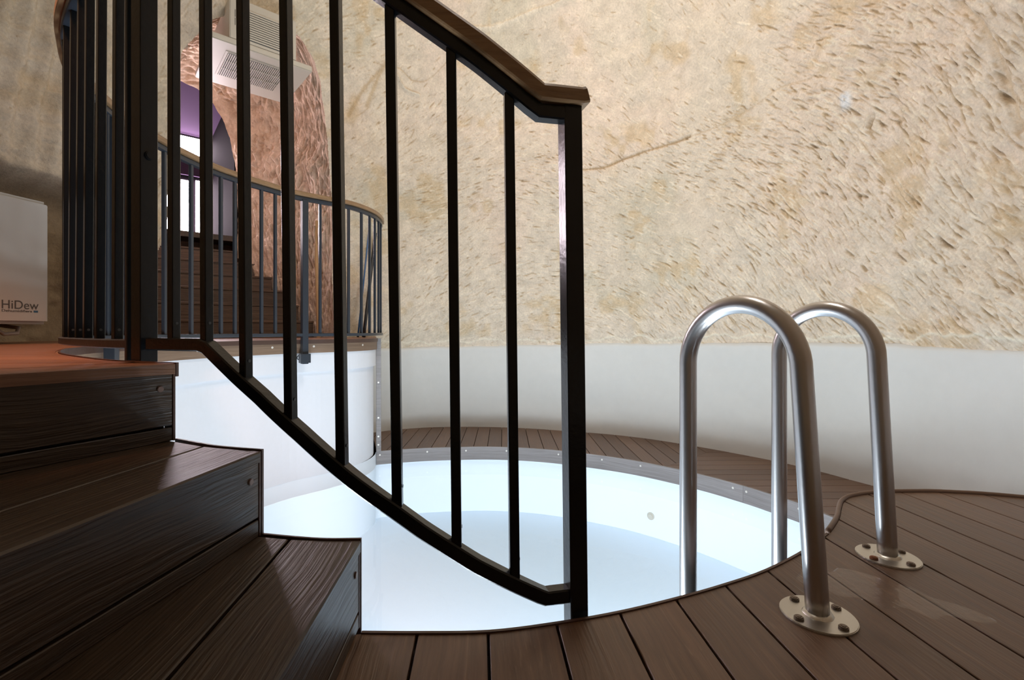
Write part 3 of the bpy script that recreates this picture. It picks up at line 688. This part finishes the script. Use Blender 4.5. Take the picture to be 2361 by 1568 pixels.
def gap_backing(P, z0, z1): kid(link('gap_backing', bm_mesh(prism_bm(P, z0, z1), 'gap_backing'), M_SUB, None), stairs)  # dark blocks added behind the risers to stop pool light in the gaps
gap_backing([(E2(.12)-.022, .12), (E2(.95)-.022, .945), (-.50, .97), (E1(.12)-.022, .12)], -.10, .150)
gap_backing([(E1(.12)-.022, .12), (E1(.97)-.022, .968), (-.65, 1.0), (E0(1.08)-.022, 1.078), (E0(.12)-.022, .12)], -.10, .325)
gap_backing([(E0(.12)-.022, .12), (E0(1.08)-.022, 1.083), (-.93, 1.14), (-1.4, .12)], -.10, .45)
# curved skirt that closes the stair ends towards the pool, and its top edging strips
skc = cat([(-.298, .957), (-.306, .972), (-.40, .972), (-.519, .992), (-.65, 1.03), (-.770, 1.092)], 5)
def strip(P, z0, z1): kid(link('edge_strip', curved_board(P, z0, z1, -.005, 'edge_strip'), M_TRIM, None), stairs)
tb = cat([(-.519, .990), (-.60, 1.012), (-.66, 1.034), (-.770, 1.090)], 5); strip(tb, -.12, .353)
tb = cat([(-.306, .967), (-.38, .966), (-.45, .976), (-.519, .990)], 5); strip(tb, -.12, .178)

# ------------------------------------------------------------------ passage staircase
ps = empty('staircase', (-2.7, 4.8, ZL), label='brown wooden steps inside the rock passage behind the railing', category='stairs')
B2 = np.array([.75, .661]); A2v = np.array([-.751, .661])
for k in range(7):
    q = np.array([-2.14, 5.15])+A2v*.30*k-B2*.022*k; e = q-B2*1.5; z1 = ZL+.178*(k+1); z0 = ZL+.178*k
    kid(upright_board('riser_board', q+A2v*.012, e+A2v*.012, z0, z1-.022, -.018, M_STEP2, None), ps)
    depth = .335 if k < 6 else .5
    kid(frame_board('tread_board', [q, e, e+A2v*depth, q+A2v*depth], z1-.022, z1, math.atan2(B2[1], B2[0]), M_STEP2, None, .003), ps)
bt = link('batten', sweep([(-2.02, 4.98, ZL), (-2.035, 4.995, .9), (-2.05, 5.0, 1.35), (-2.048, 5.0, 1.75)], rprof(.035, .018, .003), up=None, name='batten'), M_BATTEN, label='narrow bare timber batten standing against the rock beside the passage steps', category='batten')

# ------------------------------------------------------------------ railings: rail line and most bars placed from image pixels, baked as coordinates
RC = cat([(.142, 1.022), (.0, .985), (-.18, .972), (-.32, .972), (-.5, 1.01), (-.74, 1.11), (-.95, 1.20), (-1.15, 1.32), (-1.45, 1.56), (-1.62, 1.74), (-1.78, 1.95), (-1.88, 2.2), (-1.93, 2.4), (-1.955, 2.6), (-1.96, 2.82), (-1.93, 3.07), (-1.875, 3.25), (-1.8, 3.41), (-1.67, 3.65), (-1.5, 3.82), (-1.36, 3.95), (-1.285, 4.1), (-1.24, 4.28), (-1.245, 4.5), (-1.28, 4.66)], 24)
SL = np.r_[0, np.cumsum(np.hypot(*np.diff(RC, axis=0).T))]
def rc(s): return np.array([np.interp(s, SL, RC[:, 0]), np.interp(s, SL, RC[:, 1])])
def s_of(x, y): return SL[np.argmin(np.hypot(RC[:, 0]-x, RC[:, 1]-y))]
def tang(s): d = rc(min(s+.01, SL[-1]))-rc(max(s-.01, 0)); return math.atan2(d[1], d[0])
BAR = .020
def bar(name, parent, s, z0, z1, size=BAR, lean=0., rot=None, xy=None, mat=M_BLACK, bev=.0018):
    """square bar standing on the rail line; lean = sideways shift of its top"""
    p = rc(s) if xy is None else np.array(xy); a = tang(s) if rot is None else rot
    w2 = size if isinstance(size, tuple) else (size, size)
    bm = box_bm(w2[0], w2[1], z1-z0, bev, 1, True)
    if lean:
        for v in bm.verts: v.co.x += 0; 
    me = bm_mesh(bm, name); o = link(name, me, mat, parent)
    o.location = (p[0]-parent.location.x, p[1]-parent.location.y, z0-parent.location.z)
    o.rotation_euler = (0, math.atan2(lean, z1-z0), 0) if False else (0, 0, a)
    if lean:
        M = Matrix.Shear('XY', 4, (0, 0)); 
        R = Matrix.Rotation(a, 4, 'Z').inverted(); v = R @ Vector((lean, 0, 0))
        for w in me.vertices:
            w.co.x += v.x*w.co.z/(z1-z0); w.co.y += v.y*w.co.z/(z1-z0)
    return o
newel = np.array([.1385, 1.0211])
sr = empty('stair_railing', (newel[0], newel[1], -.05), label='near black steel railing with wooden handrail sloping down beside the steps', category='railing')
def kid2(o): o.location = Vector(o.location)-Vector(sr.location); o.parent = sr; return o
# heights along the flight
BR = [(-.6939, 1.0896, .5614), (-.5976, 1.046, .4973), (-.5403, 1.0239, .4585), (-.4327, .9906, .383), (-.3313, .973, .3046), (-.2401, .9692, .2379), (-.1825, .972, .1935), (-.0715, .9774, .1237), (.0356, .9926, .0604), (.0696, 1.001, .0431), (.1216, 1.0172, .0405)]
s_p2 = s_of(-.9091, 1.1802)
brs = [(s_of(x, y), z) for x, y, z in BR]
def bz(s): return np.interp(s, [b[0] for b in brs[::-1]], [b[1] for b in brs[::-1]])
ss = np.linspace(s_of(.1216, 1.0172), s_of(-.6939, 1.0896), 60)
path = [(*rc(s), float(bz(s))) for s in ss]+[(*rc(s), .567) for s in np.linspace(s_of(-.712, 1.098), s_p2-.03, 8)]
link('bottom_rail', sweep(path, rprof(.03, .03, .003), name='bottom_rail'), M_BLACK, sr).location = -Vector(sr.location)
# hand rail: level over the newel, then climbing with the flight, level again over the landing
HR = [(.0, 1.103), (s_of(.054, .997)-s_of(.142, 1.022), 1.096)]
def hz(s):
    x = rc(s)[0]
    return float(np.interp(-x, [-.2, -.054, .0689, .2026, .2823, .60, .70, 9], [1.094, 1.088, 1.1813, 1.2727, 1.3276, 1.565, 1.655, 1.655]))
s_end = s_p2
hp = [rc(0)+(rc(0)-rc(.02))/np.hypot(*(rc(0)-rc(.02)))*e for e in (.010,)]
hpath = [(hp[0][0], hp[0][1], 1.0945)]+[(*rc(s), hz(s)) for s in np.r_[.0, .03, .06, s_of(.054, .997), np.linspace(.11, s_end, 70)]]
W_PROF = [(-.028, -.017), (.028, -.017), (.031, -.014), (.031, .010), (.026, .017), (-.026, .017), (-.031, .010), (-.031, -.014)]
hr = link('handrail', sweep(hpath, W_PROF, name='handrail'), M_RAILW, sr, label='brown hardwood handrail'); hr.location = -Vector(sr.location)
tpath = [(x, y, z-.0335) for x, y, z in hpath[1:]]
link('top_rail', sweep(tpath, rprof(.03, .030, .003), name='top_rail'), M_BLACK, sr).location = -Vector(sr.location)
NA = .28
p = bar('newel_post', sr, 0, -.14, 1.076, (.040, .040), lean=-.015, rot=NA, xy=newel)
bars = [(.004, .9856, -.012), (-.1138, .9749, -.0115), (-.2337, .9694, -.015), (-.3484, .9756, -.0145), (-.4644, .9992, -.0125), (-.5808, 1.0408, -.009), (-.699, 1.0923, -.004), (-.8055, 1.1368, 0)]
hole = bm_mesh(disc_bm(.0035, .0006, 10), 'hole')
for x, y, ln in bars:
    s = s_of(x, y); z0 = bz(s) if x > -.69 else .567
    b = bar('baluster', sr, s, float(z0)+.005, hz(s)-.036, lean=ln, xy=(x-ln*.1, y))
    h = link('drilled_hole', hole, M_DARK, b); h.location = (-BAR/2-.0003, 0, .045); h.rotation_euler = (0, -PI/2, 0)
pa = tang(s_p2)
post = bar('post', sr, s_p2, ZL-.09, 1.625, (.040, .040), xy=(-.9091, 1.1802), rot=pa+PI)
b_ = link('bolt', bm_mesh(disc_bm(.0105, .006, 18, .002), 'bolt'), M_BLACK, post); b_.location = (.020, 0, .594); b_.rotation_euler = (0, PI/2, 0)

lr = empty('landing_railing', (-1.9, 2.5, ZL), label='far black steel railing with wooden handrail curving round the landing', category='railing')
def lk(name, me, mat, **k):
    o = link(name, me, mat, lr, **k); o.location = -Vector(lr.location); return o
s0 = s_p2+.045; sA = np.linspace(s0, SL[-1], 170)
lk('handrail', sweep([(*rc(s), 1.655) for s in sA], W_PROF, name='handrail'), M_RAILW, label='brown hardwood handrail')
lk('top_rail', sweep([(*rc(s), 1.621) for s in sA], rprof(.03, .030, .003), name='top_rail'), M_BLACK_LIT)
lk('bottom_rail', sweep([(*rc(s), .566) for s in sA], rprof(.04, .024, .003), name='bottom_rail'), M_BLACK_LIT)
bar('post', lr, mat=M_BLACK_LIT, s= s0, z0=ZL-.09, z1=1.62, size=(.012, .040), rot=tang(s0)+PI)
near_b = [(-1.0259, 1.2401, .004), (-1.126, 1.303, .006), (-1.221, 1.373, .007), (-1.3019, 1.4362, .008), (-1.3893, 1.5077, .007)]
for x, y, ln in near_b:
    b = bar('baluster', lr, mat=M_BLACK, s= s_of(x, y), z0=.572, z1=1.615, lean=ln, xy=(x, y))
    h = link('drilled_hole', hole, M_DARK, b); h.location = (-BAR/2-.0003, 0, .03); h.rotation_euler = (0, -PI/2, 0)
sB = s_of(-1.3893, 1.5077); sC = s_of(-1.8854, 2.2166)
for s in np.linspace(sB, sC, 9)[1:-1]: bar('baluster', lr, mat=M_BLACK, s= s, z0=.572, z1=1.615)
far_b = [(-1.8854, 2.2166), (-1.9243, 2.3705), (-1.9476, 2.5186), (-1.9601, 2.6851), (-1.9608, 2.8025), (-1.9531, 2.9081), (-1.9382, 3.024), (-1.9147, 3.1344), (-1.8814, 3.2331), (-1.8404, 3.3299), (-1.7948, 3.4203), (-1.7442, 3.5229), (-1.6849, 3.6285), (-1.5243, 3.7973), (-1.4397, 3.8739), (-1.3542, 3.957), (-1.29, 4.09), (-1.256, 4.2), (-1.24, 4.31), (-1.243, 4.43), (-1.25, 4.55)]
for x, y in far_b: bar('baluster', lr, mat=M_BLACK_LIT, s= s_of(x, y), z0=.572, z1=1.615)
def side_post(x, y):
    s = s_of(x, y); a = tang(s)
    po = bar('post', lr, mat=M_BLACK_LIT, s=s, z0=.34, z1=1.615, size=(.045, .045), rot=a)
    br = link('bracket', bm_mesh(box_bm(.075, .05, .07, .002, 1), 'bracket'), M_BLACK_LIT, po); br.location = (-.012, -.035, .045)
    me = bpy.data.meshes.new('lug'); bm = bmesh.new()
    V = [(.016*math.cos(q)+.004*math.cos(q)*math.cos(p_), .004*math.sin(p_), .016*math.sin(q)+.004*math.sin(q)*math.cos(p_)) for q in np.linspace(0, 2*PI, 16, endpoint=False) for p_ in np.linspace(0, 2*PI, 6, endpoint=False)]
    F = [(i*6+j, i*6+(j+1) % 6, ((i+1) % 16)*6+(j+1) % 6, ((i+1) % 16)*6+j) for i in range(16) for j in range(6)]
    l = link('eye_lug', mesh('eye_lug', V, F, True), M_BLACK_LIT, po); l.location = (-.04, 0, .05); bm.free()
    return po
side_post(-1.6166, 3.7119); side_post(-1.895, 2.262)

# ------------------------------------------------------------------ pool grab rails
def grab_rail(base, wet, lean, label):
    g = empty('grab_rail', (base[0], base[1], 0), label=label, category='grab rail', group='steel grab rails of the pool ladder')
    b = np.array(base); w = np.array(wet); top = .664; R = np.hypot(*(w-b))/2
    d = (w-b)/np.hypot(*(w-b)); bt = b+d*lean; Rr = (np.hypot(*(w-bt)))/2; mid = (bt+w)/2
    zc = top-Rr
    pts = [(*(b+(bt-b)*t), zc*t) for t in np.linspace(0, 1, 14)[:-1]]
    for a in np.linspace(0, PI, 26): q = mid-d*Rr*math.cos(a); pts.append((q[0], q[1], zc+Rr*math.sin(a)))
    pts += [(*w, z) for z in (.3, .1, -.1, -.3)]
    pts += [(w[0]-d[0]*e, w[1]-d[1]*e, z) for e, z in ((.006, -.42), (.02, -.52), (.03, -.62), (.03, -.8), (.03, -1.19))]
    pts = [(x-base[0], y-base[1], z) for x, y, z in pts]
    link('tube', tube(pts, .0225, 20, 'tube'), M_STEEL, g)
    f = link('flange', bm_mesh(disc_bm(.071, .005, 40, .0015), 'flange'), M_FLANGE, g); f.location = (0, 0, .0)
    # weld bead
    V = []; F = []; nb = 26
    for i in range(nb):
        a = 2*PI*i/nb; rr = .0255+.0015*random.random(); hh = .0045+.002*random.random()
        V += [((rr+.004)*math.cos(a), (rr+.004)*math.sin(a), .0045), (rr*math.cos(a), rr*math.sin(a), .0045+hh), ((rr-.005)*math.cos(a), (rr-.005)*math.sin(a), .0052+hh)]
    for i in range(nb):
        j = (i+1) % nb
        for k in (0, 1): F.append((3*i+k, 3*j+k, 3*j+k+1, 3*i+k+1))
    link('weld', mesh('weld', V, F, True), M_FLANGE, f)
    for a, mt in ((.35, M_BOLT), (.35+PI/2, M_BOLT), (.35+PI, M_RUST if lean < .03 else M_BOLT), (.35+1.5*PI, M_BOLT)):
        bm = disc_bm(.0095, .0055, 16, .0018); t2 = disc_bm(.0045, .002, 6); tm = bm_mesh(t2, 't')
        for v in tm.vertices: v.co.z += .0045
        bm.from_mesh(tm); bpy.data.meshes.remove(tm)
        q = link('bolt', bm_mesh(bm, 'bolt'), mt, f); q.location = (.0545*math.cos(a), .0545*math.sin(a), .005)
    return g
grab_rail((.643, 1.003), (.48, 1.30), .034, 'nearer steel grab rail, its flange closest to the bottom edge')
grab_rail((.994, 1.262), (.857, 1.53), .026, 'farther steel grab rail at the right, behind the nearer one')

# thin film of water on the boards
pd = [(.69, 1.16), (.735, 1.20), (.79, 1.185), (.83, 1.205), (.885, 1.165), (.93, 1.11), (.94, 1.075), (.985, 1.03), (1.0, .985), (.965, .975), (.915, 1.0), (.875, .985), (.85, 1.025), (.80, 1.03), (.78, 1.065), (.735, 1.075), (.72, 1.105), (.69, 1.11)]
pd = cat(pd+[pd[0]], 5)[:-1][::-1]; pcn = pd.mean(0); npd = len(pd)
V = [(p[0], p[1], .0003) for p in pd]+[(*(p+(pcn-p)*.03), .0014) for p in pd]
F = [(i, (i+1) % npd, npd+(i+1) % npd, npd+i) for i in range(npd)]+[tuple(range(npd, 2*npd))]
pu = link('puddle', mesh('puddle', V, F), M_WET, None, label='thin puddle of water on the boards between the two grab rails', category='puddle')

# ------------------------------------------------------------------ dehumidifier on the left wall
dh = empty('dehumidifier', (-2.68, 2.4, .635), label='white wall mounted box with grey lettering at the left edge', category='dehumidifier')
fa = math.atan(.158)
dh.rotation_euler = (0, 0, -fa)
DX, DY, DZ = .46, .80, .70
bm = box_bm(DX, DY, DZ, .018, 4); bmesh.ops.translate(bm, vec=(-DX/2, 0, DZ/2), verts=bm.verts)
L_end = (2.75-2.4)/math.cos(fa)
bmesh.ops.translate(bm, vec=(0, L_end-DY/2, 0), verts=bm.verts)
case = link('casing', bm_mesh(bm, 'casing'), M_CASE, dh)
dh.location = (-2.663-.35*.158, 2.4, .635)
def letters(txt, width, height, mat, parent, loc, name='lettering', rot=(PI/2, 0, PI/2), sx=None):
    cu = bpy.data.curves.new('t', 'FONT'); cu.body = txt; cu.size = 1; cu.extrude = .01
    ob = bpy.data.objects.new('t', cu); COL.objects.link(ob); dg = bpy.context.evaluated_depsgraph_get(); dg.update()
    me = bpy.data.meshes.new_from_object(ob.evaluated_get(dg)); bpy.data.objects.remove(ob); bpy.data.curves.remove(cu)
    co = np.array([v.co for v in me.vertices]); mn, mx = co.min(0), co.max(0)
    for v in me.vertices:
        v.co.x = (v.co.x-mn[0])/(mx[0]-mn[0])*width; v.co.y = (v.co.y-mn[1])/(mx[1]-mn[1])*height; v.co.z *= .05
    me.name = name; me.materials.clear(); o = link(name, me, mat, parent); o.location = loc; o.rotation_euler = rot; return o
# local y on the face where a world depth y lies
ly = lambda yy: (yy-2.4)/math.cos(fa)
letters('HiDew', ly(2.692)-ly(2.523), .046, M_INK, case, (.0008, ly(2.523), .717-.635))
letters('Dehumidifiers', ly(2.660)-ly(2.523), .0135, M_INK, case, (.0008, ly(2.523), .700-.635))
bl = link('logo_mark', bm_mesh(box_bm(.001, .021, .011), 'logo_mark'), M_BLUE, case); bl.location = (.0006, ly(2.679), .706-.635)

dp = link('drain_pipe', tube([(-.12, ly(2.58), .02), (-.12, ly(2.58), -.03), (-.10, ly(2.60), -.055), (-.10, ly(2.66), -.05), (-.12, ly(2.68), -.02), (-.30, ly(2.68), .0)], .011, 12, 'drain_pipe'), M_CASE, dh)
# ------------------------------------------------------------------ air conditioner in the niche over the passage
ac = empty('air_conditioner', (-2.455, 3.9, 3.0), label='cream ceiling air conditioner with grilles set in the rock niche over the passage', category='air conditioner')
ac.rotation_euler = (0, 0, math.atan2(.661, .75))       # local x = along the front, local y = into the passage
pb = box_bm(.80, .83, .052, .006, 2); bmesh.ops.translate(bm := pb, vec=(.40, .415, .026), verts=pb.verts)
panel = link('panel', bm_mesh(pb, 'panel'), M_AC, ac)
bb = box_bm(.53, .76, .36, .006, 2); bmesh.ops.translate(bb, vec=(.395, .385, .052+.18), verts=bb.verts)
body = link('body', bm_mesh(bb, 'body'), M_AC, ac)
def slats(name, cells, mat, parent):
    V = []; F = []
    for x0, x1, y0, y1, z0, z1 in cells:
        k = len(V); V += [(x, y, z) for x in (x0, x1) for y in (y0, y1) for z in (z0, z1)]
        F += [tuple(k+i for i in q) for q in ((0, 1, 3, 2), (4, 6, 7, 5), (0, 4, 5, 1), (2, 3, 7, 6), (0, 2, 6, 4), (1, 5, 7, 3))]
    return link(name, mesh(name, V, F), mat, parent, kind='stuff')
# bottom intake grille
link('grille_recess', bm_mesh((lambda b: (bmesh.ops.translate(b, vec=(.148+.235, .156+.23, -.001), verts=b.verts), b)[1])(box_bm(.47, .46, .003)), 'grille_recess'), M_DARK, panel)
slats('grille', [(.148+.0157*k, .148+.0157*k+.0075, .156, .616, -.009, -.001) for k in range(31)]+[(.148, .618, .156+.46*q/3-.003, .156+.46*q/3+.003, -.010, -.002) for q in (1, 2)], M_AC, panel)
fr = [(.128, .640, .136, .154, -.004, .0), (.128, .640, .618, .636, -.004, .0), (.128, .146, .154, .618, -.004, .0), (.620, .640, .154, .618, -.004, .0)]
slats('grille_frame', fr, M_AC, panel)
# front outlet louvres
link('outlet_recess', bm_mesh((lambda b: (bmesh.ops.translate(b, vec=(.41, .0045, .052+.155), verts=b.verts), b)[1])(box_bm(.44, .003, .25)), 'outlet_recess'), M_DARK, body)
slats('louvres', [(.19, .63, -.006, .004, .052+.035+.0195*k, .052+.035+.0195*k+.0115) for k in range(13)], M_AC, body)
slats('label_slots', [(.168, .172, .0025, .006, .052+.12, .052+.18), (.168, .172, .0025, .006, .052+.19, .052+.25)], M_DARK, body)

# ------------------------------------------------------------------ poles leaning behind the railing
for i, (p0, p1, r, mt, lb_) in enumerate([((-1.56, 5.02, ZL+.01), (-1.545, 5.40, 1.70), .017, M_POLE, 'thick black pole leaning on the rock behind the railing end'),
                                  ((-1.615, 5.0, ZL+.01), (-1.60, 5.38, 1.85), .009, M_POLEB, 'slim blue pole leaning beside the black pole behind the railing')]):
    P0, P1 = Vector(p0), Vector(p1); o = empty('pole', p0, label=lb_, category='pole')
    pts = [(P0.lerp(P1, t)-P0) for t in np.linspace(0, 1, 6)]
    link('shaft', tube(pts, r, 12, 'shaft'), mt, o)
    link('end_cap', tube([pts[0]+(pts[1]-pts[0])*t for t in (-.01, .02, .12)], r+.003, 12, 'end_cap'), M_POLE, o)
